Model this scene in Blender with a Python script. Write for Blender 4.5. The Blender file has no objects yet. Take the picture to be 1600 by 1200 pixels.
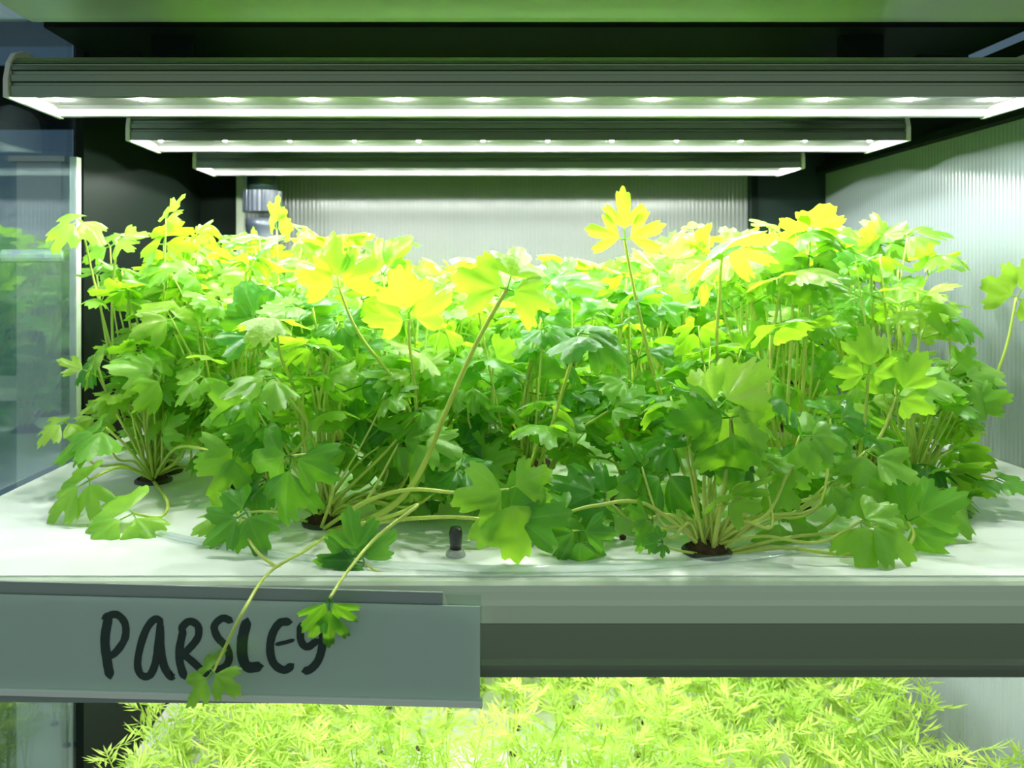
import bpy, math, random
from mathutils import Vector, Matrix

# ------------------------------------------------------------------ camera, world, exposure
SC = bpy.context.scene
COL = SC.collection
F = 1250.0            # focal length in pixels of a 1600 px wide frame
CX, CY = 720.0, 430.0 # where the camera's level axis meets the picture
ZE = 1.30             # eye height
cd = bpy.data.cameras.new('camera')
cam = bpy.data.objects.new('camera', cd); COL.objects.link(cam)
cam.location = (0, 0, ZE); cam.rotation_euler = (math.pi/2, 0, 0)
cd.sensor_width = 36; cd.lens = 36*F/1600
cd.shift_x = (800-CX)/1600; cd.shift_y = -(600-CY)/1600
cd.clip_start = 0.02; cd.clip_end = 50
cd.dof.use_dof = True; cd.dof.focus_distance = 0.64; cd.dof.aperture_fstop = 9
SC.camera = cam
SC.view_settings.view_transform = 'Standard'
SC.view_settings.look = 'None'
SC.view_settings.gamma = 1
SC.view_settings.use_curve_mapping = False
SC.view_settings.exposure = 0.18
w = bpy.data.worlds.new('world'); SC.world = w; w.use_nodes = True
bgn = w.node_tree.nodes['Background']
bgn.inputs[0].default_value = (0.66, 0.80, 0.74, 1); bgn.inputs[1].default_value = 0.55
LED_STRENGTH = 3900.0
LED_STRENGTH_LOW = 2100.0
LED_COL = (0.97, 1.0, 0.93)

# ------------------------------------------------------------------ helpers
def P(x, y, d):
    return Vector(((x-CX)*d/F, d, ZE-(y-CY)*d/F))

TZ = ZE-0.209         # tray deck height
def T(x, y):          # pixel on the deck -> point
    d = 0.209*F/(y-CY)
    return Vector(((x-CX)*d/F, d, TZ))

def new_mat(name):
    m = bpy.data.materials.new(name); m.use_nodes = True
    nt = m.node_tree; nt.nodes.clear()
    return m, nt, nt.nodes.new('ShaderNodeOutputMaterial')

def pbr(name, col, rough=.5, metal=0, spec=.5, noise=0, nscale=20, trans=0, bump=None, coat=0, col2=None, stretch=None):
    m, nt, out = new_mat(name)
    b = nt.nodes.new('ShaderNodeBsdfPrincipled')
    b.inputs['Roughness'].default_value = rough
    b.inputs['Metallic'].default_value = metal
    b.inputs['Specular IOR Level'].default_value = spec
    b.inputs['Transmission Weight'].default_value = trans
    b.inputs['Coat Weight'].default_value = coat
    b.inputs['Base Color'].default_value = (*col, 1)
    tc = nt.nodes.new('ShaderNodeTexCoord'); mp = nt.nodes.new('ShaderNodeMapping')
    nt.links.new(tc.outputs['Object'], mp.inputs[0])
    if stretch: mp.inputs['Scale'].default_value = stretch
    if noise or col2:
        n = nt.nodes.new('ShaderNodeTexNoise'); n.inputs['Scale'].default_value = nscale; n.inputs['Detail'].default_value = 4
        nt.links.new(mp.outputs[0], n.inputs['Vector'])
        r = nt.nodes.new('ShaderNodeMix'); r.data_type = 'RGBA'
        c2 = col2 or tuple(max(0, c*(1-noise)) for c in col)
        r.inputs[6].default_value = (*col, 1); r.inputs[7].default_value = (*c2, 1)
        nt.links.new(n.outputs[0], r.inputs[0]); nt.links.new(r.outputs[2], b.inputs['Base Color'])
    if bump:
        axis, scale, dist = bump
        wv = nt.nodes.new('ShaderNodeTexWave'); wv.wave_type = 'BANDS'; wv.bands_direction = axis
        wv.inputs['Scale'].default_value = scale
        nt.links.new(tc.outputs['Object'], wv.inputs['Vector'])
        bp = nt.nodes.new('ShaderNodeBump'); bp.inputs['Distance'].default_value = dist; bp.inputs['Strength'].default_value = 1
        nt.links.new(wv.outputs[1], bp.inputs['Height']); nt.links.new(bp.outputs[0], b.inputs['Normal'])
    nt.links.new(b.outputs[0], out.inputs[0])
    return m

def leaf_mat(name, c1, c2, t1, t2, ta=.5, rough=.38):
    m, nt, out = new_mat(name); N = nt.nodes; L = nt.links
    oi = N.new('ShaderNodeObjectInfo'); tc = N.new('ShaderNodeTexCoord')
    no = N.new('ShaderNodeTexNoise'); no.inputs['Scale'].default_value = 60; L.new(tc.outputs['Object'], no.inputs['Vector'])
    ad = N.new('ShaderNodeMath'); ad.operation = 'MULTIPLY_ADD'; ad.inputs[1].default_value = .35
    L.new(no.outputs[0], ad.inputs[0])
    sb = N.new('ShaderNodeMath'); sb.operation = 'MULTIPLY_ADD'; sb.inputs[1].default_value = .8; sb.inputs[2].default_value = -.08
    L.new(oi.outputs['Random'], sb.inputs[0]); L.new(sb.outputs[0], ad.inputs[2])
    at = N.new('ShaderNodeAttribute'); at.attribute_name = 'vein'
    def mix(a, b, fac):
        x = N.new('ShaderNodeMix'); x.data_type = 'RGBA'; x.clamp_factor = True
        for i, v in ((6, a), (7, b)):
            if isinstance(v, tuple): x.inputs[i].default_value = (*v, 1)
            else: L.new(v, x.inputs[i])
        L.new(fac, x.inputs[0]); return x.outputs[2]
    vf = N.new('ShaderNodeMath'); vf.operation = 'MULTIPLY'; vf.inputs[1].default_value = .7; L.new(at.outputs['Fac'], vf.inputs[0])
    dc = mix(mix(c1, c2, ad.outputs[0]), (.30, .50, .14), vf.outputs[0])
    tcx = mix(t1, t2, ad.outputs[0])
    b = N.new('ShaderNodeBsdfPrincipled'); b.inputs['Roughness'].default_value = rough
    b.inputs['Specular IOR Level'].default_value = .5
    L.new(dc, b.inputs['Base Color'])
    bp = N.new('ShaderNodeBump'); bp.inputs['Distance'].default_value = .0014; bp.inputs['Strength'].default_value = .6
    n2 = N.new('ShaderNodeTexNoise'); n2.inputs['Scale'].default_value = 220; L.new(tc.outputs['Object'], n2.inputs['Vector'])
    L.new(n2.outputs[0], bp.inputs['Height']); L.new(bp.outputs[0], b.inputs['Normal'])
    tr = N.new('ShaderNodeBsdfTranslucent'); L.new(tcx, tr.inputs[0])
    mx = N.new('ShaderNodeMixShader'); mx.inputs[0].default_value = ta
    L.new(b.outputs[0], mx.inputs[1]); L.new(tr.outputs[0], mx.inputs[2]); L.new(mx.outputs[0], out.inputs[0])
    return m

def emit(name, col, s):
    m, nt, out = new_mat(name)
    e = nt.nodes.new('ShaderNodeEmission'); e.inputs[0].default_value = (*col, 1); e.inputs[1].default_value = s
    nt.links.new(e.outputs[0], out.inputs[0]); return m

def clear(name, col, rough=.05, gl=.12, tint=.9):
    # thin clear plastic or glass sheet: fresnel gloss over a tinted see-through layer
    m, nt, out = new_mat(name); N = nt.nodes; L = nt.links
    t = N.new('ShaderNodeBsdfTransparent'); t.inputs[0].default_value = (*[c*tint for c in col], 1)
    g = N.new('ShaderNodeBsdfGlossy'); g.inputs['Roughness'].default_value = rough; g.inputs[0].default_value = (.9, .95, 1, 1)
    lw = N.new('ShaderNodeLayerWeight'); lw.inputs[0].default_value = .35
    ma = N.new('ShaderNodeMath'); ma.operation = 'MULTIPLY_ADD'; ma.inputs[1].default_value = .4; ma.inputs[2].default_value = gl
    L.new(lw.outputs['Fresnel'], ma.inputs[0])
    mx = N.new('ShaderNodeMixShader'); L.new(ma.outputs[0], mx.inputs[0]); L.new(t.outputs[0], mx.inputs[1]); L.new(g.outputs[0], mx.inputs[2])
    L.new(mx.outputs[0], out.inputs[0]); return m

class MB:
    def __init__(s): s.v = []; s.f = []; s.a = []
    def add(s, vs, fs, a=None):
        o = len(s.v); s.v += [tuple(v) for v in vs]; s.f += [tuple(i+o for i in f) for f in fs]
        s.a += (a if a else [0.0]*len(vs)); return s
    def box(s, a, b):
        x0, y0, z0 = a; x1, y1, z1 = b
        return s.add([(x0,y0,z0),(x1,y0,z0),(x1,y1,z0),(x0,y1,z0),(x0,y0,z1),(x1,y0,z1),(x1,y1,z1),(x0,y1,z1)],
                     [(0,3,2,1),(4,5,6,7),(0,1,5,4),(1,2,6,5),(2,3,7,6),(3,0,4,7)])
    def slab(s, q, dy):   # four front corners (world) extruded along +y
        v = [tuple(p) for p in q] + [(p[0], p[1]+dy, p[2]) for p in q]
        return s.add(v, [(0,1,2,3),(7,6,5,4),(0,4,5,1),(1,5,6,2),(2,6,7,3),(3,7,4,0)])
    def prism(s, prof, x0, x1):   # closed (y,z) outline along x
        n = len(prof); v = [(x0, y, z) for y, z in prof] + [(x1, y, z) for y, z in prof]
        return s.add(v, [(i, (i+1) % n, n+(i+1) % n, n+i) for i in range(n)] + [tuple(range(n))[::-1], tuple(range(n, 2*n))])
    def tube(s, pts, r0, r1=None, sides=6, cap=True):
        r1 = r0 if r1 is None else r1
        n = len(pts); vs = []; up = Vector((0.31, 0.2, 0.93)).normalized(); prev = None
        for i, p in enumerate(pts):
            t = (pts[min(n-1, i+1)] - pts[max(0, i-1)]).normalized()
            if prev is None:
                a = t.cross(up)
                if a.length < .1: a = t.cross(Vector((1, 0, 0)))
            else: a = prev - t*prev.dot(t)
            a.normalize(); prev = a; b = t.cross(a)
            r = r0+(r1-r0)*i/(n-1)
            for k in range(sides):
                q = 2*math.pi*k/sides; vs.append(p+(a*math.cos(q)+b*math.sin(q))*r)
        fs = [(i*sides+k, i*sides+(k+1) % sides, (i+1)*sides+(k+1) % sides, (i+1)*sides+k) for i in range(n-1) for k in range(sides)]
        if cap: fs += [tuple(range(sides))[::-1], tuple(range((n-1)*sides, n*sides))]
        return s.add(vs, fs)
    def lathe(s, c, prof, seg=20):
        n = len(prof); vs = []
        for r, z in prof:
            for k in range(seg):
                q = 2*math.pi*k/seg; vs.append((c[0]+r*math.cos(q), c[1]+r*math.sin(q), c[2]+z))
        fs = [(i*seg+k, i*seg+(k+1) % seg, (i+1)*seg+(k+1) % seg, (i+1)*seg+k) for i in range(n-1) for k in range(seg)]
        fs += [tuple(range(seg))[::-1], tuple(range((n-1)*seg, n*seg))]
        return s.add(vs, fs)
    def build(s, name, mat, parent=None, origin=None, smooth=False, vein=False):
        o = Vector(origin) if origin else Vector((0, 0, 0))
        me = bpy.data.meshes.new(name)
        me.from_pydata([(v[0]-o.x, v[1]-o.y, v[2]-o.z) for v in s.v], [], s.f)
        if vein:
            at = me.attributes.new('vein', 'FLOAT', 'POINT'); at.data.foreach_set('value', s.a)
        if smooth: me.polygons.foreach_set('use_smooth', [True]*len(me.polygons))
        me.update(); me.materials.append(mat)
        ob = bpy.data.objects.new(name, me); COL.objects.link(ob)
        if parent is not None:
            ob.parent = parent
            ob.location = o - world_of(parent)
        else: ob.location = o
        return ob

def world_of(o):
    p = Vector(o.location)
    while o.parent: o = o.parent; p += o.location
    return p

def tag(o, label=None, cat=None, group=None, kind=None):
    if label: o['label'] = label
    if cat: o['category'] = cat
    if group: o['group'] = group
    if kind: o['kind'] = kind
    return o

def thing(name, loc, label, cat, group=None):
    o = bpy.data.objects.new(name, None); COL.objects.link(o); o.location = loc; o.empty_display_size = .02
    return tag(o, label, cat, group)

def smoothpath(c, n=6):
    out = []
    for i in range(len(c)-1):
        p0 = c[max(0, i-1)]; p1 = c[i]; p2 = c[i+1]; p3 = c[min(len(c)-1, i+2)]
        for k in range(n):
            t = k/n
            out.append(.5*((2*p1)+(p2-p0)*t+(2*p0-5*p1+4*p2-p3)*t*t+(3*p1-p0-3*p2+p3)*t**3))
    out.append(c[-1].copy()); return out

# ------------------------------------------------------------------ materials
M = dict(
    alu=pbr('anodised_aluminium', (.42, .45, .42), .32, .85),
    bar=pbr('ribbed_aluminium', (.21, .25, .18), .28, .85),
    rail=pbr('rail_aluminium', (.23, .28, .20), .30, .55, noise=.15, nscale=6, stretch=(.3, 1, 4)),
    cap=pbr('end_cap_plastic', (.62, .60, .55), .35),
    white=pbr('white_deck', (.86, .89, .87), .28, spec=.45, noise=.06, nscale=9),
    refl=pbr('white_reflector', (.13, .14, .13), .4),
    refl2=pbr('pale_channel', (.75, .80, .75), .2),
    lip=pbr('frosted_lip', (.50, .58, .45), .22, spec=.6),
    pale=pbr('pale_plastic', (.52, .58, .48), .22, spec=.6),
    black=pbr('black_panel', (.007, .012, .009), .55, spec=.05),
    dark=pbr('dark_post', (.012, .024, .020), .35, spec=.3),
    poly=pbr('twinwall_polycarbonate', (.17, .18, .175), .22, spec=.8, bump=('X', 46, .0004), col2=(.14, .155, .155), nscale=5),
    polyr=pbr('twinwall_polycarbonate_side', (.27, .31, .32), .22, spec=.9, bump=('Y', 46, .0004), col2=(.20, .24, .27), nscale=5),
    glass=clear('side_glass', (.90, .95, 1), .02, .0, 1),
    hose=clear('clear_vinyl', (.95, .97, .96), .15, .10, 1),
    acryl=clear('clear_acrylic', (.90, .95, .93), .12, .02, 1),
    paper=pbr('grey_card', (.78, .79, .76), .75, spec=.15, noise=.06, nscale=14),
    ink=pbr('black_marker', (.010, .022, .020), .5, col2=(.03, .05, .045), nscale=60),
    pvc=pbr('grey_pvc', (.035, .045, .065), .35),
    cup=pbr('cup_plastic', (.035, .04, .038), .3),
    rim=pbr('pale_cup_rim', (.45, .47, .46), .3),
    soil=pbr('rooting_plug', (.035, .022, .012), .95, col2=(.10, .07, .035), nscale=260, spec=.1),
    led=emit('led_chip', LED_COL, LED_STRENGTH),
    led2=emit('led_chip_low', LED_COL, LED_STRENGTH_LOW),
    blue=pbr('blue_wall', (.13, .22, .36), .5, col2=(.24, .34, .46), nscale=3),
    bluel=pbr('pale_blue_column', (.75, .83, .88), .35, noise=.2, nscale=4),
    floor=pbr('room_floor', (.10, .11, .11), .5, noise=.2, nscale=4),
    leaf=leaf_mat('parsley_leaf', (.11, .33, .03), (.31, .55, .10), (.34, .70, .02), (.50, .87, .03), .52, .32),
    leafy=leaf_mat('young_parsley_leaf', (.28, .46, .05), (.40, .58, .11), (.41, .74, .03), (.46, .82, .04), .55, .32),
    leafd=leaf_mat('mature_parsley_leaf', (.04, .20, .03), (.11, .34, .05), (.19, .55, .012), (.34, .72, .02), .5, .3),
    stem=leaf_mat('parsley_stalk', (.56, .70, .12), (.72, .80, .22), (.65, .80, .08), (.80, .90, .16), .25, .3),
    dill=leaf_mat('dill_frond', (.22, .44, .03), (.58, .74, .18), (.50, .72, .04), (.76, .88, .12), .45, .5),
)

# ------------------------------------------------------------------ setting: room behind, cabinet walls
YF, YB = 0.545, 1.35
XL, XR = -0.436, 0.610
def struct(name, mb, mat, parent=None):
    o = mb.build(name, mat, parent)
    if parent is None: o['kind'] = 'structure'
    return o
struct('floor', MB().box((-4, -3, -.05), (4, 4, 0)), M['floor'])
tag(struct('wall_back', MB().box((-4, 2.6, 0), (4, 2.7, 3)), M['blue']), 'dark blue room wall behind the cabinet')
g = MB().box((XR, YF-.05, TZ-.60), (XR+.01, YB, ZE+.170))
tag(struct('wall_right', g, M['polyr']), 'ribbed translucent side wall right of the plants')
g = MB().box((-.362, YB, .55), (.484, YB+.01, ZE+.18))
tag(struct('wall_cabinet_back', g, M['poly']), 'ribbed translucent back panel behind the plants')
tag(struct('wall_left', MB().box((XL-.012, .925, .55), (XL, YB, ZE+.30)), M['black']), 'black side panel at the rear left of the cabinet')
struct('trim_1', MB().box((XL-.010, .912, ZE-.19), (XL-.002, .923, ZE+.135)), M['pale'])
struct('trim_2', MB().box((XR-.016, YF-.05, ZE+.170), (XR+.012, YB, ZE+.180)), M['black'])
# frame
fr = thing('cabinet_frame', (XR, YB, 0), 'black metal cabinet frame of posts and beams around the shelves', 'frame')
MB().box((.486, YB-.012, 0), (XR+.012, YB+.04, ZE+.26)).build('post', M['dark'], fr)
MB().box((.486, YB-.020, 0), (.494, YB-.012, ZE+.26)).build('edge_strip', M['black'], fr)
MB().box((-.436, YB-.012, 0), (-.376, YB+.04, ZE+.26)).build('post', M['black'], fr)
MB().box((-.375, YB-.014, .55), (-.363, YB, ZE+.26)).build('edge_strip', M['pale'], fr)
MB().box((-.376, YB-.012, ZE+.182), (.486, YB+.04, ZE+.26)).build('beam', M['black'], fr)
MB().box((XR-.002, YF-.05, ZE+.182), (XR+.03, YB-.014, ZE+.254)).build('beam', M['black'], fr)
MB().box((-1.6, YB+.05, ZE+.267), (-.30, YB+.12, ZE+.367)).build('beam', M['black'], fr)
MB().box((XR+.02, YF-.06, 0), (XR+.06, YF-.02, ZE+.26)).build('post', M['dark'], fr)

# the shelf above: pale front tray, black panel further in paints the underside's shade
up = thing('upper_shelf', (0, .6, ZE+.257), 'upper shelf tray with pale glossy underside above the light bars', 'shelf')
prof = [(.50, ZE+.262), (.80, ZE+.257), (.815, ZE+.258), (.825, ZE+.262), (.835, ZE+.270), (.835, ZE+.30), (.50, ZE+.30)]
MB().prism(prof, XL, XR-.012).build('tray', M['pale'], up)
MB().box((XL, .836, ZE+.259), (XR-.012, YB-.015, ZE+.30)).build('underside_shade_panel', M['black'], up)

# side glass with slot fitting
gl = thing('glass_side_panel', (XL, .7, TZ), 'clear glass side panel at the left of the tray, blue room behind it', 'glass panel')
MB().box((XL-.006, YF-.15, TZ-.62), (XL-.002, .910, ZE+.30)).build('pane', M['glass'], gl)
b = MB()
b.tube([P(46, 400, .93)+Vector((-.03, 0, 0)), P(118, 400, .93)+Vector((-.012, 0, 0))], .008, sides=12)
b.build('slot_fitting', M['bluel'], gl)

# neighbouring column, shelf and crate seen through the glass
c = thing('pale_column', P(60, 620, 1.45), 'pale grey column standing in the room behind the left glass', 'column')
x0, x1 = P(26, 0, 1.45).x, P(96, 0, 1.45).x
MB().box((x0, 1.45, 0), (x1, 1.53, ZE+.205)).build('shaft', M['bluel'], c)
MB().box((x0-.01, 1.44, ZE+.205), (x1+.01, 1.54, ZE+.215)).build('cap_plate', M['alu'], c)
nb = thing('neighbouring_shelf', (-1.1, 1.6, .9), 'white edged shelf of another rack far behind the left glass', 'shelf')
MB().box((-1.5, 1.56, ZE-.245), (x0-.03, 1.75, ZE-.22)).build('board', M['white'], nb)
MB().box((-1.5, 1.70, 0), (-1.44, 1.75, 1.9)).build('post', M['alu'], nb)
MB().box((-1.5, 1.56, ZE+.50), (-.55, 1.75, ZE+.62)).build('board', M['bluel'], nb)

# ------------------------------------------------------------------ the shelf with the white deck
def shelf(z, label, name='grow_tray'):
    s = thing(name, (0, YF, z-.05), label, 'tray')
    MB().box((XL, YF+.012, z-.05), (XR-.001, YB-.021, z)).build('deck', M['white'], s)
    y = YF
    lip = [(y+.0115, z-.001), (y+.010, z-.0005), (y+.0075, z), (y+.004, z-.001), (y+.0015, z-.003), (y, z-.007), (y-.001, z-.012),
           (y-.003, z-.015), (y-.003, z-.027), (y+.0115, z-.027)]
    MB().prism(lip, XL, XR-.001).build('front_lip', M['lip'], s)
    rail = [(y-.001, z-.0272), (y-.004, z-.0272), (y-.005, z-.050), (y-.009, z-.0525), (y-.009, z-.0555), (y-.005, z-.056), (y-.005, z-.0600),
            (y-.002, z-.0602), (y-.002, z-.064), (y+.03, z-.066), (y+.03, z-.0505), (y-.001, z-.0505)]
    MB().prism(rail, XL, XR-.001).build('front_rail', M['rail'], s)
    return s
shelf(TZ, 'white grow tray on the middle shelf, parsley roots in its holes')
TZ2 = ZE-.64
lo = thing('grow_tray', (0, YF, TZ2-.05), 'white grow tray of the shelf below, covered in feathery dill', 'tray')
MB().box((XL, YF+.012, TZ2-.05), (XR-.001, YB-.021, TZ2)).build('deck', M['white'], lo)
MB().box((XL, YF-.004, TZ2-.06), (XR-.001, YF+.0115, TZ2-.002)).build('front_rail', M['rail'], lo)

# ------------------------------------------------------------------ led light bars
def light_bar(x0, x1, y0, h, label, n=12, led='led'):
    r = thing('led_light_bar', ((x0+x1)/2, y0+.045, h), label, 'light bar', 'LED light bars over the plants')
    H = h
    front = [(0, 0), (-.0005, .009), (.002, .010), (.002, .012), (-.0002, .013), (.0002, .0185), (.003, .0195), (.003, .022), (.0012, .023),
             (.002, .0265), (.0045, .0275), (.0045, .0285), (.0035, .029), (.006, .032), (.012, .036), (.024, .0395), (.045, .041),
             (.066, .0395), (.080, .034), (.088, .022), (.090, 0), (.084, 0), (.080, .0065), (.072, .0085), (.016, .0085), (.008, .0065), (.005, 0)]
    MB().prism([(y0+a, H+b) for a, b in front], x0+.004, x1-.004).build('housing', M['bar'], r)
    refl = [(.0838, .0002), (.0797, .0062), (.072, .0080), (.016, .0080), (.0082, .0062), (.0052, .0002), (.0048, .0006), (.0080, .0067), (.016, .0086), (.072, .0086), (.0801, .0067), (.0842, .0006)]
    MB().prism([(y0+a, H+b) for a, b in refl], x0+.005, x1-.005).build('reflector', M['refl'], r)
    caps = [(-.003, -.001), (-.003, .014), (.001, .029), (.009, .039), (.024, .0445), (.066, .0445), (.084, .039), (.092, .022), (.092, -.001)]
    for a, bb in ((x0, x0+.004), (x1-.004, x1)):
        MB().prism([(y0+p, H+q) for p, q in caps], a, bb).build('end_cap', M['cap'], r)
    top = ZE+.2588 if h > ZE else TZ-.0505
    for x in (x0+.05, x1-.09):
        MB().box((x, y0+.045, H+.0412), (x+.045, y0+.20, H+.0480)).box((x, y0+.188, H+.0480), (x+.045, y0+.20, top)).build('mounting_bracket', M['black'], r)
    for k in range(n):
        x = x0+.022+(x1-x0-.044)*k/(n-1)
        m = MB(); m.lathe((x, y0+.043, H+.0084), [(.0030, 0), (.0030, -.0012), (.0018, -.0026)], 8)
        m.build('led_chip', M[led], r)
    return r
light_bar(-.383, .500, .672, ZE+.150, 'nearest and largest LED light bar, spanning nearly the whole picture')
light_bar(-.371, .498, .888, ZE+.150, 'middle LED light bar, its glowing ends both visible')
light_bar(-.374, .480, 1.118, ZE+.150, 'shortest looking LED light bar in front of the back panel')
hid = [light_bar(-.371, .498, y, ZE-.318, 'LED light bar under the middle shelf shining on the dill', led='led2') for y in (.70, .93, 1.15)]
for o, w_ in zip(hid, ('front', 'middle', 'rear')):
    o['group'] = 'LED light bars under the middle shelf'; o['label'] = w_+' one of three LED light bars under the white deck, above the dill'

# ------------------------------------------------------------------ standpipe
pp = thing('standpipe', P(410, 380, 1.28), 'grey plastic standpipe with ribbed collar before the back panel', 'pipe')
c = P(410, 430, 1.27)
MB().lathe((c.x, c.y, TZ), [(.0225, 0), (.0225, .265), (.021, .268), (.0265, .285), (.0265, .298)], 24).build('pipe', M['pvc'], pp, smooth=True)
m = MB()
ring = []
for i in range(96):
    q = 2*math.pi*i/96; rr = .0305 if i % 4 < 2 else .029; ring.append((c.x+rr*math.cos(q), c.y+rr*math.sin(q)))
z0, z1 = ZE+.100, ZE+.133
m.add([(x, y, z0) for x, y in ring]+[(x, y, z1) for x, y in ring], [(i, (i+1) % 96, 96+(i+1) % 96, 96+i) for i in range(96)]+[tuple(range(96))[::-1], tuple(range(96, 192))])
m.build('collar', M['pvc'], pp)
MB().lathe((c.x, c.y, ZE+.1335), [(.023, 0), (.023, .045)], 24).build('riser', M['dark'], pp, smooth=True)

# ------------------------------------------------------------------ label holder and card
lh = thing('label_holder', P(380, 1010, .53), 'clear plastic label holder clipped on the front rail, left half', 'label holder')
D = .522
q = [P(-330, 1078, D), P(754, 1107, D), P(754, 1098, D-.001), P(-330, 1069, D-.001)]
MB().slab(q, .006).build('bottom_channel', M['refl2'], lh)
q = [P(-330, 1072, D), P(753, 1100, D), P(753, 946, D), P(-330, 918, D)]
MB().slab(q, .0012).build('clear_face', M['acryl'], lh)
q = [P(-330, 1096, .5265), P(690, 1100, .5265), P(692, 926, .5265), P(-330, 900, .5265)]
MB().slab(q, .0018).build('back_plate', pbr('grey_clip_plastic', (.25, .29, .28), .35, spec=.5), lh)
q = [P(700, 945, .5255), P(752, 947, .5255), P(752, 931, .5255), P(695, 929, .5255)]
MB().slab(q, .0012).build('corner_tab', M['acryl'], lh)
cdp = thing('label_card', P(380, 1020, .5245), 'grey label card reading PARSLEY in black brush lettering', 'label')
q = [P(-320, 1069, .5245), P(750, 1097, .5245), P(750, 948, .5245), P(-320, 921, .5245)]
MB().slab(q, .0008).build('card', M['paper'], cdp)
strokes = [
 ([(340,165),(328,235),(334,300),(344,356)], 30), ([(322,172),(362,160),(390,188),(390,235),(362,278),(338,292)], 24),
 ([(506,185),(484,175),(458,205),(438,262),(430,318),(442,350),(468,350),(486,310),(494,250),(502,195)], 24), ([(500,185),(502,260),(512,320),(532,352),(541,350)], 26),
 ([(574,205),(562,262),(562,310),(576,358)], 26), ([(562,208),(590,182),(618,196),(618,232),(590,268),(566,288)], 24), ([(574,285),(602,308),(630,334),(652,350)], 24),
 ([(724,182),(696,172),(670,196),(680,232),(708,262),(716,300),(696,328),(664,328),(654,304)], 24),
 ([(772,178),(758,236),(758,292),(774,324),(816,322)], 34),
 ([(908,184),(876,186),(852,220),(844,270),(856,314),(888,334),(914,318)], 26), ([(862,254),(890,248),(918,240)], 13),
 ([(940,190),(940,240),(960,262),(992,240)], 24), ([(1006,190),(1008,250),(996,300),(972,330),(948,338)], 26)]
lm = MB()
for si, (pts, wd) in enumerate(strokes):
    cp = smoothpath([Vector((x/2, 880+y/2, 0)) for x, y in pts], 6)
    n = len(cp); L_, R_ = [], []
    dd = .5243 - si*.00001
    rs = random.Random(si)
    for i, p in enumerate(cp):
        t = (cp[min(n-1, i+1)]-cp[max(0, i-1)]); t.normalize(); nn = Vector((-t.y, t.x, 0))
        e = min(1, .55+.45*min(i, n-1-i)/1.5)*(1+rs.uniform(-.05, .05))
        hw = wd/4*e
        a = p+nn*hw; b2 = p-nn*hw; L_.append(P(a.x, a.y, dd)); R_.append(P(b2.x, b2.y, dd))
    cap0 = cp[0]-(cp[1]-cp[0]).normalized()*wd/7; cap1 = cp[-1]+(cp[-1]-cp[-2]).normalized()*wd/7
    vs = L_+R_+[P(cap0.x, cap0.y, dd), P(cap1.x, cap1.y, dd)]
    fs = [(i, i+1, n+i+1, n+i) for i in range(n-1)] + [(0, n, 2*n), (n-1, 2*n+1, 2*n-1)]
    lm.add(vs, fs)
lm.build('lettering', M['ink'], cdp)

# ------------------------------------------------------------------ leaves
def leaflet(mb, base, f, n, L, rng, na=31, nr=5, wide=1.0, deep=None):
    s = n.cross(f).normalized(); n = f.cross(s).normalized()
    amax = math.radians(rng.uniform(60, 80))*wide; deep = deep or rng.uniform(.24, .54)
    droop = rng.uniform(.0, .75); cup = rng.uniform(-.5, .35); pl = rng.uniform(.03, .07)
    l1, l2 = rng.uniform(.74, .92), rng.uniform(.74, .92)
    lobes = [(-.68, l1), (0, 1.0), (.68, l2)]
    tph = rng.uniform(-.25, .25); ph = rng.random()*6; tw = rng.uniform(-.3, .3)
    vs = [base]; at = [1.0]; fs = []
    for j in range(na):
        t = -1+2*j/(na-1); th = t*amax
        g_ = 0
        for c_, l_ in lobes:
            e = abs(t-c_)/.35
            g_ = max(g_, l_*(1-deep*min(1.5, e)**2.2))
        if abs(t) > .9: g_ *= 1-2.6*(abs(t)-.9)
        tooth = abs(math.cos(math.pi*t*5.2+tph))**.7          # 1 at tooth tips
        g_ *= .86+.17*tooth
        g_ *= 1+rng.uniform(-.015, .015)
        vein = 1.0 if min(abs(t-c_) for c_, _ in lobes) < 1.0/(na-1) else 0.0
        for i in range(1, nr+1):
            r = L*g_*(i/nr)**.9
            u, v = r*math.cos(th), r*math.sin(th)
            q = r/L
            w_ = -droop*L*q*q + cup*v*v/L + pl*L*q*math.cos(t*math.pi*2/.7)*.8 + tw*u*v/L + .055*L*q*math.sin(ph+u/L*4+v/L*6)
            vs.append(base+f*u+s*v+n*w_); at.append(vein*(1-.4*i/nr))
    for j in range(na-1):
        fs.append((0, 1+j*nr, 1+(j+1)*nr))
        for i in range(nr-1):
            a = 1+j*nr+i; b = 1+(j+1)*nr+i
            fs.append((a, a+1, b+1, b))
    mb.add(vs, fs, at)

def rot(v, axis, deg): return Matrix.Rotation(math.radians(deg), 3, axis) @ v

def compound(pos, f, n, L, rng, spread=None, na=31, which=(1, 1, 1), pet=True, deep=None, wide=1.0):
    f = f.normalized(); n = (n-f*n.dot(f)).normalized()
    mb = MB(); sp = spread or rng.uniform(62, 88)
    s = n.cross(f)
    if which[0]:
        b0 = pos+f*L*.28
        if pet: mb.tube([pos, b0], .0007, .0006, 4, False)
        leaflet(mb, b0, rot(f, s, rng.uniform(-6, 18)), n, L, rng, na, 5, wide, deep)
    for k, sg in ((1, -1), (2, 1)):
        if which[k]:
            d = rot(f, n, sg*sp*rng.uniform(.9, 1.1)); b0 = pos+d*L*.14
            if pet: mb.tube([pos, b0], .0007, .0006, 4, False)
            n2 = rot(n, f, -sg*rng.uniform(-25, 15))
            leaflet(mb, b0, d, n2, L*rng.uniform(.8, .95), rng, na, 5, wide, deep)
    return mb

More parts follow.
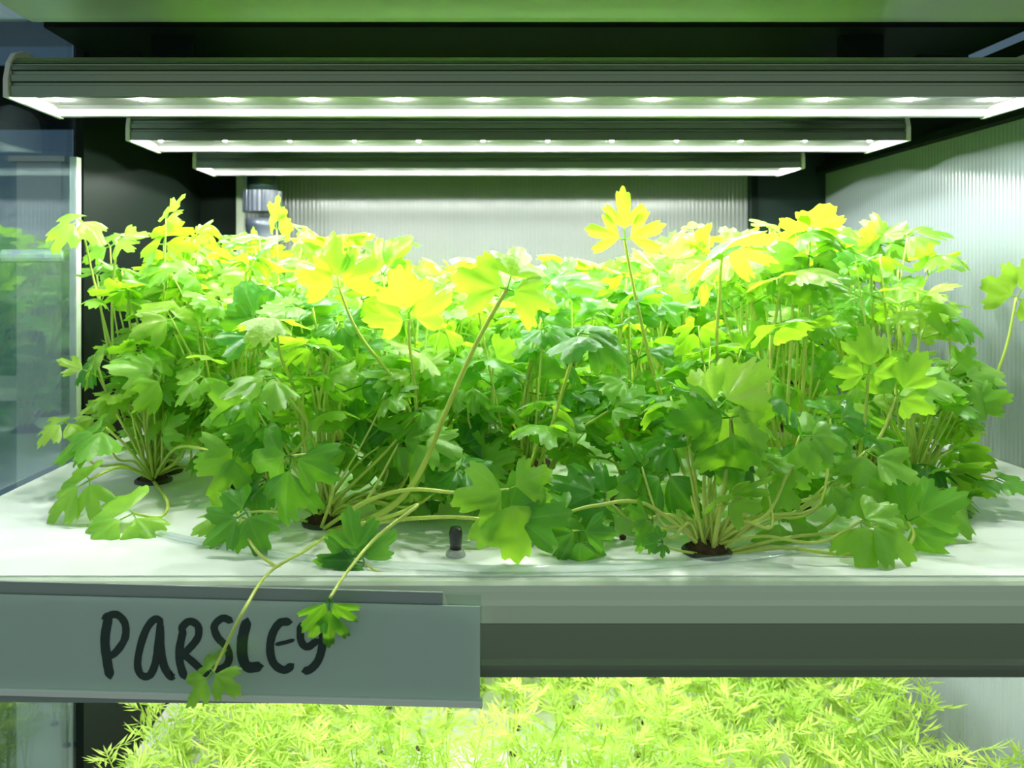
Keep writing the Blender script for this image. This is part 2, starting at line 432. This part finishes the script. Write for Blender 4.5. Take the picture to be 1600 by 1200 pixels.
def add_frond(plant, path, f, n, L, rng, mat='leaf', r=.0013, spread=None, which=(1, 1, 1), na=37, sn=6, extra=False, deep=None, wide=1.0):
    pts = smoothpath(path, sn)
    st = MB().tube(pts, r*1.15, r*.75, 6 if na > 25 else 5).build('stalk', M['stem'], plant, origin=world_of(plant), smooth=True, vein=True)
    cm = compound(pts[-1], f, n, L, rng, spread, na, which, True, deep, wide)
    lf = cm.build('leaf', M[mat], st, origin=pts[-1], smooth=True, vein=True); cm = MB()
    if extra:
        j = int(len(pts)*rng.uniform(.5, .8)); pj = pts[j]; ax = (pts[j+1]-pts[j-1]).normalized(); h_ = rng.uniform(0, 6.28)
        for sg in (0, 1):
            h2 = h_+sg*math.pi+rng.uniform(-.5, .5)
            d = (V((math.cos(h2), math.sin(h2), rng.uniform(-.2, .7)))+ax*.3).normalized()
            b0 = pj+d*L*rng.uniform(.35, .8); cm.tube([pj, b0], .0007, .0006, 4, False)
            n2 = V((rng.gauss(0, .4), -abs(rng.gauss(0, .7)), 1)).normalized()
            if abs(d.dot(n2)) > .93: n2 = V((0, -1, .3))
            leaflet(cm, b0, d, n2, L*rng.uniform(.7, 1), rng, na)
    if extra: cm.build('leaf', M[mat], st, origin=pj, smooth=True, vein=True)
    return st

V = Vector
plants = []
def cup(pl, c, r, rng):
    MB().lathe(c, [(r*1.16, 0), (r*1.16, .002), (r*1.02, .0035), (r*.95, .002), (r*.9, .0012)], 20).build('cup', M['cup'], pl, origin=c, smooth=False)
    m = MB(); seg = 14
    vs = [(c[0], c[1], c[2]+.008)]
    for k, (rr, z) in enumerate(((.45, .009), (.8, .005), (.94, .0013))):
        for j in range(seg):
            q = 2*math.pi*j/seg; e = rng.uniform(.9, 1.05) if k < 2 else 1
            vs.append((c[0]+r*rr*e*math.cos(q), c[1]+r*rr*e*math.sin(q), c[2]+z+(rng.uniform(-.003, .003) if k < 2 else 0)))
    fs = [(0, 1+j, 1+(j+1) % seg) for j in range(seg)]
    for k in range(2):
        fs += [(1+k*seg+j, 1+(k+1)*seg+j, 1+(k+1)*seg+(j+1) % seg, 1+k*seg+(j+1) % seg) for j in range(seg)]
    m.add(vs, fs); m.build('rooting_plug', M['soil'], pl, origin=c)

ORD = ['first', 'second', 'third', 'fourth', 'fifth', 'sixth', 'seventh', 'eighth', 'ninth']
def parsley(x, y, n, seed, label, hmin=.10, hmax=.265, lean=.075, L=(.022, .034), bias=(0, 0), low=0, mats=('leaf', 'leaf', 'leaf', 'leafy', 'leafd'), facing=.5, na=25, ymin=None, group='parsley plants in the middle tray'):
    rng = random.Random(seed)
    c = Vector((x, y, TZ))
    pl = thing('parsley_plant', c, label, 'plant', group)
    cup(pl, c, .016, rng)
    for i in range(n):
        az = rng.uniform(0, 2*math.pi)
        k = rng.random()
        if i < low: h = rng.uniform(.03, .12); rr = rng.uniform(.02, .085)
        else: h = hmin+(hmax-hmin)*(k**.75); rr = lean*rng.uniform(.15, 1)
        tip = c+Vector((rr*math.cos(az)+bias[0]*h/.2, rr*math.sin(az)+bias[1]*h/.2, h))
        tip.x = max(XL+.062, min(XR-.135, tip.x)); tip.y = min(YB-.05, tip.y)
        if ymin: tip.y = max(ymin, tip.y)
        out = Vector((math.cos(az), math.sin(az), 0))
        b0 = c+Vector((rng.uniform(-.008, .008), rng.uniform(-.008, .008), .005))
        mid = b0.lerp(tip, .5)+out*rng.uniform(-.012, .02)+Vector((rng.uniform(-.006, .006), rng.uniform(-.006, .006), .012))
        el = math.radians(rng.gauss(5, 32)); az2 = az+rng.gauss(0, .7)
        f = Vector((math.cos(az2)*math.cos(el), math.sin(az2)*math.cos(el), math.sin(el)))
        nn = Vector((rng.gauss(0, .35), -abs(rng.gauss(0, facing))*(1 if rng.random() < .75 else -1), 1)).normalized()
        if abs(f.dot(nn)) > .93: nn = Vector((0, -1, .3))
        add_frond(pl, [b0, mid, tip], f, nn, rng.uniform(*L), rng, rng.choice(mats), rng.uniform(.0009, .0014), na=na, sn=4, extra=rng.random() < .7)
    plants.append(pl); return pl

V = Vector
# hand-placed plants along the front edge
B = T(1112, 872)
pA = parsley(B.x, B.y+.012, 14, 11, 'front parsley plant at right, brown rooting plug showing, stalks sprawling right', .07, .17, .06, low=4, na=33, mats=('leafd', 'leaf', 'leafd', 'leaf'), ymin=.575, bias=(.01, .01))
B2 = T(500, 830)
pB = parsley(B2.x, B2.y+.02, 22, 12, 'front parsley plant behind the label, long stalks trailing over the tray edge', .07, .19, .07, low=4, na=33, mats=('leaf', 'leafd', 'leaf', 'leafd'), ymin=.60, bias=(0, .02))
B3 = T(240, 752)
pC = parsley(B3.x, B3.y, 30, 13, 'leftmost front parsley plant, broad pale leaves drooping by the left glass', .08, .265, .085, low=9, na=33, mats=('leaf', 'leaf', 'leafy'))
B4 = T(1420, 775)
pD = parsley(B4.x, B4.y, 26, 14, 'rightmost front parsley plant beside the ribbed right wall', .06, .245, .07, low=9, na=33, mats=('leaf', 'leafd', 'leaf', 'leafy'))
B5 = T(1235, 795)
pE = parsley(B5.x, B5.y, 27, 15, 'parsley plant just behind the sprawling front right one', .08, .25, .07, low=9, na=33)
B6 = T(985, 785)
pF = parsley(B6.x, B6.y, 27, 16, 'parsley plant with the tallest leaf, rising above all others', .05, .215, .06, low=9, na=33, mats=('leaf', 'leafd', 'leaf'))
B7 = T(820, 800)
pG = parsley(B7.x, B7.y, 30, 17, 'dark leafed parsley plant in front centre behind the two glossy leaves', .06, .20, .065, low=9, na=33, mats=('leafd', 'leafd', 'leaf'), bias=(0, .01))
B8 = T(640, 790)
pH = parsley(B8.x, B8.y+.02, 30, 18, 'parsley plant at front centre left, yellow green upper leaves', .08, .20, .07, low=9, na=33, mats=('leaf', 'leafy', 'leaf'))
B9 = T(380, 770)
pI = parsley(B9.x, B9.y+.01, 30, 19, 'parsley plant between the leftmost one and the label plant', .08, .225, .075, low=9, na=33)

def C(*a): return [P(*t) if len(t) == 3 else T(*t) for t in a]
R_ = random.Random
# tallest leaf
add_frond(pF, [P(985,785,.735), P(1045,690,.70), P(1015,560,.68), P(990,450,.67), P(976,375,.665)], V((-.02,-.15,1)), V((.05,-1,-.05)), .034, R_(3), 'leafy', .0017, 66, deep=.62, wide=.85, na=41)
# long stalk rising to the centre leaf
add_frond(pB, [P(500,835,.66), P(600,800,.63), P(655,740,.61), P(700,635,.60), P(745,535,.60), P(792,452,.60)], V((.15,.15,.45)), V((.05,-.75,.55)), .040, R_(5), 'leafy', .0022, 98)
# glossy pair in front centre
add_frond(pB, [P(500,830,.66), P(570,785,.62), P(640,765,.60), P(720,770,.585), P(795,765,.575)], V((.10,-.15,-.55)), V((.1,-1,.35)), .040, R_(8), 'leaf', .0016, 95)
add_frond(pB, [P(505,835,.66), P(600,815,.63), P(700,808,.60), P(790,815,.58)], V((.75,-.2,.18)), V((-.1,-1,.4)), .038, R_(10), 'leafd', .0018, 60, (1,0,1))
# sprig hanging in front of the label, by the last letter
add_frond(pB, [P(520,830,.65), P(615,805,.60), P(652,790,.575), P(590,838,.56), P(545,890,.53), P(515,935,.508)], V((-.03,-.05,-1)), V((.1,-1,.1)), .027, R_(21), 'leafd', .0014, 34, wide=.62, deep=.5)
# longest sprig, leaf below the card
add_frond(pB, [P(520,830,.65), P(480,858,.57), P(420,895,.545), P(380,955,.505), P(350,1015,.505), P(333,1050,.500)], V((-.55,-.25,-.5)), V((.1,-.35,.9)), .020, R_(23), 'leaf', .0012, 95)
# looping stalks at front left
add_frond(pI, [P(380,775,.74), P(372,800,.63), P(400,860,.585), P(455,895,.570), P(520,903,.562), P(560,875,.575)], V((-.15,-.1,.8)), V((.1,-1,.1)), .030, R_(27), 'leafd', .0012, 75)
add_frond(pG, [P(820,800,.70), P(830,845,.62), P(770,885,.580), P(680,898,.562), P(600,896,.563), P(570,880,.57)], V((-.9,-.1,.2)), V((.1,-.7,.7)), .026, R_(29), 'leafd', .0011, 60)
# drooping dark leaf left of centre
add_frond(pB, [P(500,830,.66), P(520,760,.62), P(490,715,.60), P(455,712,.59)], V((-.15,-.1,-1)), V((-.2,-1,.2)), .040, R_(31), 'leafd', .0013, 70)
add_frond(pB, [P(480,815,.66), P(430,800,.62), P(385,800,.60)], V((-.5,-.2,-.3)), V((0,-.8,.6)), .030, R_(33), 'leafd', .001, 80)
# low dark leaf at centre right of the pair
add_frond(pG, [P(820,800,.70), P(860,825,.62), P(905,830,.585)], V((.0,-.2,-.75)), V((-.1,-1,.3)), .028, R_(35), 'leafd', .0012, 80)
# front right: dark and bright leaf before the plug
add_frond(pA, [P(1112,868,.60), P(1125,800,.585), P(1140,700,.572), P(1142,652,.567)], V((.10,-.15,-.9)), V((0,-1,.15)), .042, R_(41), 'leaf', .0016, 100)
add_frond(pA, [P(1112,868,.61), P(1100,790,.60), P(1105,690,.59), P(1120,640,.58)], V((.35,-.15,.45)), V((0,-.7,.75)), .038, R_(43), 'leafy', .0015, 80)
add_frond(pA, [P(1112,868,.60), P(1050,858,.585), P(1035,846,.58)], V((-.7,-.1,-.1)), V((0,-.9,.4)), .012, R_(44), 'leafd', .001, 80)
# loops running right over the deck
add_frond(pA, [P(1125,870,.60), P(1220,856,.60), P(1320,866,.594), P(1405,858,.596), P(1428,838,.60), P(1418,815,.61)], V((.35,-.3,.35)), V((-.2,-.9,.5)), .036, R_(47), 'leafd', .0015, 85)
add_frond(pA, [P(1125,866,.60), P(1230,840,.62), P(1340,828,.63), P(1400,800,.64), P(1420,770,.64)], V((.75,-.35,-.25)), V((.1,-.6,.8)), .040, R_(49), 'leaf', .0014, 60)
add_frond(pA, [P(1125,862,.60), P(1200,800,.62), P(1300,765,.64), P(1370,690,.65), P(1400,620,.66)], V((.3,-.3,.6)), V((.1,-.9,.4)), .034, R_(50), 'leaf', .0015, 80)
add_frond(pA, [P(1120,862,.60), P(1230,845,.63), P(1310,800,.65), P(1345,700,.66), P(1357,585,.66)], V((.0,-.25,.8)), V((.0,-1,.25)), .030, R_(51), 'leafy', .0016, 85)
add_frond(pA, [P(1105,862,.60), P(1010,788,.60), P(930,790,.60), P(890,800,.60)], V((-.8,-.2,-.1)), V((.0,-.7,.7)), .026, R_(52), 'leafd', .0016, 70)
# tangle of low sprawling stalks around the two front plants and the leftmost one
def sprawl(pl, c, seed, n, a0, a1, r0, r1, hz, mats):
    rg = R_(seed)
    for i in range(n):
        a = math.radians(rg.uniform(a0, a1)); rr = rg.uniform(r0, r1); u = V((math.cos(a), math.sin(a), 0)); w_ = V((-u.y, u.x, 0))*rg.uniform(-.025, .025)
        h = rg.uniform(*hz)
        p = [c+u*.006+V((0, 0, .006)), c+u*rr*.35+w_*.6+V((0, 0, .014+rg.uniform(0, .012))), c+u*rr*.7+w_+V((0, 0, .010+h*.3)), c+u*rr+V((0, 0, .012+h))]
        for q in p: q.y = max(q.y, .572)
        f = (u*rg.uniform(.3, 1)+V((0, -.3, rg.uniform(-.3, .7)))).normalized()
        add_frond(pl, p, f, V((rg.uniform(-.3, .3), -rg.uniform(.5, 1), .7)), rg.uniform(.022, .034), rg, rg.choice(mats), .0013)
sprawl(pB, world_of(pB), 901, 15, -30, 60, .05, .13, (.0, .075), ('leafd', 'leaf', 'leafd'))
sprawl(pB, world_of(pB), 902, 9, 120, 215, .04, .09, (.0, .08), ('leafd', 'leaf'))
sprawl(pA, world_of(pA), 903, 13, -12, 60, .05, .14, (.0, .09), ('leafd', 'leaf', 'leaf'))
sprawl(pA, world_of(pA), 904, 6, 110, 190, .03, .08, (.0, .06), ('leafd', 'leaf'))
sprawl(pC, world_of(pC), 905, 8, 190, 350, .03, .09, (.0, .07), ('leaf', 'leafy'))
sprawl(pG, world_of(pG), 906, 8, 180, 350, .03, .08, (.01, .09), ('leafd', 'leaf'))
sprawl(pD, world_of(pD), 907, 7, 200, 285, .03, .07, (.0, .09), ('leafd', 'leaf'))
# far right solitary leaf
add_frond(pD, [P(1440,745,.80), P(1475,685,.775), P(1535,625,.76), P(1570,550,.755), P(1588,465,.75)], V((.35,-.2,.7)), V((.1,-.9,.5)), .032, R_(53), 'leafy', .0016, 88)
# left low leaves
add_frond(pC, [P(240,752,.80), P(200,700,.74), P(165,668,.70)], V((-.8,-.3,-.35)), V((-.2,-.5,.9)), .040, R_(61), 'leaf', .0014, 50)
add_frond(pC, [P(240,752,.80), P(262,785,.69), P(250,808,.67), P(208,802,.65)], V((-.6,-.5,-.25)), V((-.1,-.65,.7)), .040, R_(63), 'leaf', .0015, 88)
add_frond(pC, [P(240,750,.80), P(190,730,.72), P(140,750,.68)], V((-.6,-.3,-.4)), V((-.2,-.6,.7)), .036, R_(65), 'leaf', .0014, 75)
add_frond(pC, [P(240,750,.80), P(275,700,.74), P(340,705,.68), P(372,700,.66)], V((-.3,-.3,-.75)), V((.4,-.9,.4)), .036, R_(67), 'leaf', .0013, 40)
add_frond(pC, [P(240,750,.80), P(230,660,.78), P(240,610,.75), P(250,590,.73)], V((-.2,-.35,.25)), V((0,-.8,.6)), .034, R_(68), 'leaf', .0013, 80)
add_frond(pC, [P(240,750,.80), P(180,640,.78), P(145,570,.78)], V((-.5,-.2,-.3)), V((-.1,-.6,.8)), .020, R_(69), 'leafd', .0013, 60)
add_frond(pC, [P(240,750,.80), P(190,640,.80), P(175,500,.80), P(183,375,.80)], V((.5,.3,.3)), V((0,-.6,.8)), .026, R_(70), 'leafy', .0016, 85)
# upper front accents
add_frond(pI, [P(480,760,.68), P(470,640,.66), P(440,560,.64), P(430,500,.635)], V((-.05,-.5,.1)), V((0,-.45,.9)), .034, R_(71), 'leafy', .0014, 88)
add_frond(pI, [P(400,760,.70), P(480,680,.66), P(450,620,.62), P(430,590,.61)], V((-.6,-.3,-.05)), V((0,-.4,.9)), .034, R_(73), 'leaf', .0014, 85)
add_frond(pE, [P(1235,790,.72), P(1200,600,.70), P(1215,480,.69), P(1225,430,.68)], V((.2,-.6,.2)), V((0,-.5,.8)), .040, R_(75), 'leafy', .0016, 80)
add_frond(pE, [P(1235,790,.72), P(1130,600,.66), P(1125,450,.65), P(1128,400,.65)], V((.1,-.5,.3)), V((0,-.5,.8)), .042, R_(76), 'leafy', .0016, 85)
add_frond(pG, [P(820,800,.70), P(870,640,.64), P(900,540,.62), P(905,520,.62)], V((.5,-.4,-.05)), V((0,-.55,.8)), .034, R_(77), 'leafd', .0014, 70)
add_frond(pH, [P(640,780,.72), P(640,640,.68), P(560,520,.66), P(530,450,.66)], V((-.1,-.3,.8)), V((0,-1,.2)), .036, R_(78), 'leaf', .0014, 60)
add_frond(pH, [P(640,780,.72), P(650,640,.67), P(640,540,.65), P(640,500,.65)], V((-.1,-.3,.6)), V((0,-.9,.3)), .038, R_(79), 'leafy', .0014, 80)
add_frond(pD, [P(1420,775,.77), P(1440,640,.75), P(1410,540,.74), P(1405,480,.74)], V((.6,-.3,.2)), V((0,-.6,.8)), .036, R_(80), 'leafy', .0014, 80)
add_frond(pD, [P(1420,775,.77), P(1430,700,.73), P(1420,620,.71), P(1425,590,.70)], V((.8,-.3,-.05)), V((0,-.6,.8)), .036, R_(81), 'leaf', .0014, 70)

# the rows behind
seed = 100
for r, yy in enumerate((.86, .97, 1.08, 1.19, 1.285)):
    xs = [-.318+.128*i+(.05 if r % 2 else 0) for i in range(7)]
    for i, xx in enumerate(xs):
        if xx > .50: continue
        seed += 1; rg = random.Random(seed)
        lab = ('parsley plant in the %s row behind the front ones, %s counted from the left' % (ORD[r], ORD[i])) if r < 4 else ('parsley plant in the last row before the back panel, %s from the left' % ORD[i])
        hm = .262 if (i <= 1 or i >= 5) else .228
        parsley(xx+rg.uniform(-.02, .02), yy+rg.uniform(-.015, .015), 27 if r < 2 else 18, seed, lab, .11, hm, .08,
                L=(.023, .035), na=27 if r < 2 else 21, mats=('leaf', 'leaf', 'leafy', 'leaf'), facing=.6, low=6)

# small round-leaved sprout at the right edge
sp = thing('sprout', T(1475, 770), 'tiny sprout with round leaves at the right end of the tray', 'seedling')
pts = smoothpath([P(1475,768,.775), P(1478,745,.77), P(1470,715,.77), P(1482,702,.765)], 5)
MB().tube(pts, .0007, .0005, 5).build('stalk', M['stem'], sp, origin=world_of(sp), vein=True)
for (x, y, dx, dz, s) in ((1482,702,.9,.2,.010),(1480,728,.9,.0,.011),(1477,738,.4,-.9,.010),(1474,722,-.2,.9,.009),(1481,702,.4,-.8,.009)):
    b0 = P(x, y, .768); f = V((dx, -.15, dz)).normalized(); s_ = V((0, -1, .2)).cross(f).normalized(); m = MB()
    vs = [b0]+[b0+f*s*(1+math.cos(a))*.5*1.2+s_*s*.42*math.sin(a) for a in [math.pi-2*math.pi*k/14 for k in range(14)]]
    m.add(vs, [(0, 1+k, 1+(k+1) % 14) for k in range(14)]); m.build('leaf', M['leafy'], sp, origin=b0, vein=True)

# plug with a bare black stick, empty cup, soil crumb
c = T(712, 868)
t = thing('net_plug', c, 'small black plug with a bare dark stub at front centre', 'plug')
MB().lathe(c, [(.0075, 0), (.0075, .0015), (.0062, .004), (.0048, .005)], 16).build('rim', M['rim'], t)
MB().lathe((c.x, c.y, c.z+.0051), [(.0043, 0), (.0046, .006), (.0052, .012), (.004, .016)], 12).build('stub', M['cup'], t, smooth=True)
c = T(1022, 742)
t = thing('empty_cup', c, 'empty tilted grey cup ring on the deck behind the tallest stalk', 'cup')
MB().lathe(c, [(.014, 0), (.016, .004), (.0165, .0065), (.0150, .0065), (.013, .001)], 20).build('rim', M['rim'], t)
MB().lathe((c.x, c.y, c.z+.0012), [(.0128, 0), (.0128, .001)], 16).build('liner', M['cup'], t)
c = T(973, 843)
m = MB(); rg = random.Random(4)
m.lathe(c, [(.0022, 0), (.003, .0015), (.0024, .003), (.001, .0038)], 7)
tag(m.build('soil_crumb', M['soil'], origin=c), 'single brown soil crumb lying on the deck left of the plug', 'soil crumb')

# clear hose lying along an arc on the deck
m = MB()
for rr, dr in ((.0028, 0),):
    pts = []
    for k in range(61):
        a = math.radians(-6 - 118*k/60)
        pts.append(V((.045+.545*math.cos(a), 1.09+.530*math.sin(a), TZ+.0031)))
    m.tube(pts, rr, sides=10)
tag(m.build('clear_hose', M['hose'], smooth=True), 'thin clear hose curving around the plants on the white deck', 'hose')

# ------------------------------------------------------------------ dill on the shelf below
def dill_frond(rng, base, az, h, lean):
    m = MB()
    top = base+V((math.cos(az)*lean, math.sin(az)*lean, h))
    mid = base.lerp(top, .5)+V((-math.cos(az)*lean*.2, -math.sin(az)*lean*.2, h*.05))
    pts = smoothpath([base, mid, top], 5)
    m.tube(pts, .0010, .0006, 4)
    def needle(p, d, L, w_):
        side = d.cross(V((rng.uniform(-.4, .4), rng.uniform(-.4, .4), 1))).normalized()*w_
        q = p+d*L; a = p+d*L*.45+V((0, 0, -.0006))
        m.add([p, a+side, q, a-side], [(0, 1, 2), (0, 2, 3)])
    def spray(p, d, L, n):
        q = p+d*L; m.tube([p, q], .0006, .0004, 3, False)
        sd = d.cross(V((0, 0, 1)))
        sd = sd.normalized() if sd.length > .1 else V((1, 0, 0))
        for k in range(n):
            t = .25+.75*k/(n-1); b = p.lerp(q, t)
            for sg in (-1, 1):
                dd = (d*rng.uniform(.6, 1)+sd*sg*rng.uniform(.7, 1)+V((0, 0, rng.uniform(-.2, .5)))).normalized()
                needle(b, dd, rng.uniform(.013, .023), rng.uniform(.0011, .0018))
        needle(q, d, .014, .0011)
    n = 10
    for k in range(n):
        t = .35+.65*k/(n-1); i = min(len(pts)-1, int(t*(len(pts)-1)))
        a = az+k*2.4+rng.uniform(-.4, .4)
        d = V((math.cos(a), math.sin(a), rng.uniform(.1, .9))).normalized()
        spray(pts[i], d, rng.uniform(.014, .028), 4)
    return m
protos = []
for s in range(5):
    rng = random.Random(500+s)
    o = thing('dill_plant', (0, 0, TZ2), 'x', 'plant', 'dill plants on the shelf below')
    MB().lathe((0, 0, TZ2), [(.005, 0), (.005, .003), (.003, .005)], 10).build('rooting_plug', M['soil'], o, origin=(0, 0, TZ2))
    for k in range(3):
        az = k*math.pi*2/3+rng.uniform(-.5, .5)
        dill_frond(rng, V((0, 0, TZ2+.005)), az, rng.uniform(.11, .15), rng.uniform(.02, .045)).build('frond', M['dill'], o, origin=(0, 0, TZ2), vein=True)
    protos.append(o)
rng = random.Random(77)
cnt = 0
def put_dill(x, y, s, label, rz=None):
    global cnt
    p = protos[cnt % 5]
    if cnt < 5: r = p
    else:
        r = p.copy(); COL.objects.link(r)
        for ch in list(p.children):
            q = ch.copy(); COL.objects.link(q); q.parent = r
    cnt += 1
    r.location = (x, y, TZ2); r.rotation_euler = (0, 0, rng.uniform(0, 6.28) if rz is None else rz); r.scale = (s, s, s)
    r['label'] = label
put_dill(.585-.04, .80, .95, 'lone thin dill seedling nearest the right wall on the lower shelf')
for j in range(11):
    yy = .74+j*.056
    for i in range(16):
        x = -.345+i*.058+rng.uniform(-.014, .014)+(.029 if j % 2 else 0); y = yy+rng.uniform(-.012, .012)
        if x > .555: continue
        s = rng.uniform(.88, 1.15)
        if .95 < y < 1.12 and -.16 < x < .20 and rng.random() < .6: continue
        if x < -.25 and y > 1.15: continue
        side = 'left end' if x < -.10 else ('middle' if x < .20 else 'right end')
        put_dill(x, min(y, 1.29), s, 'feathery dill plant in the dense bed on the lower shelf, %s' % side)
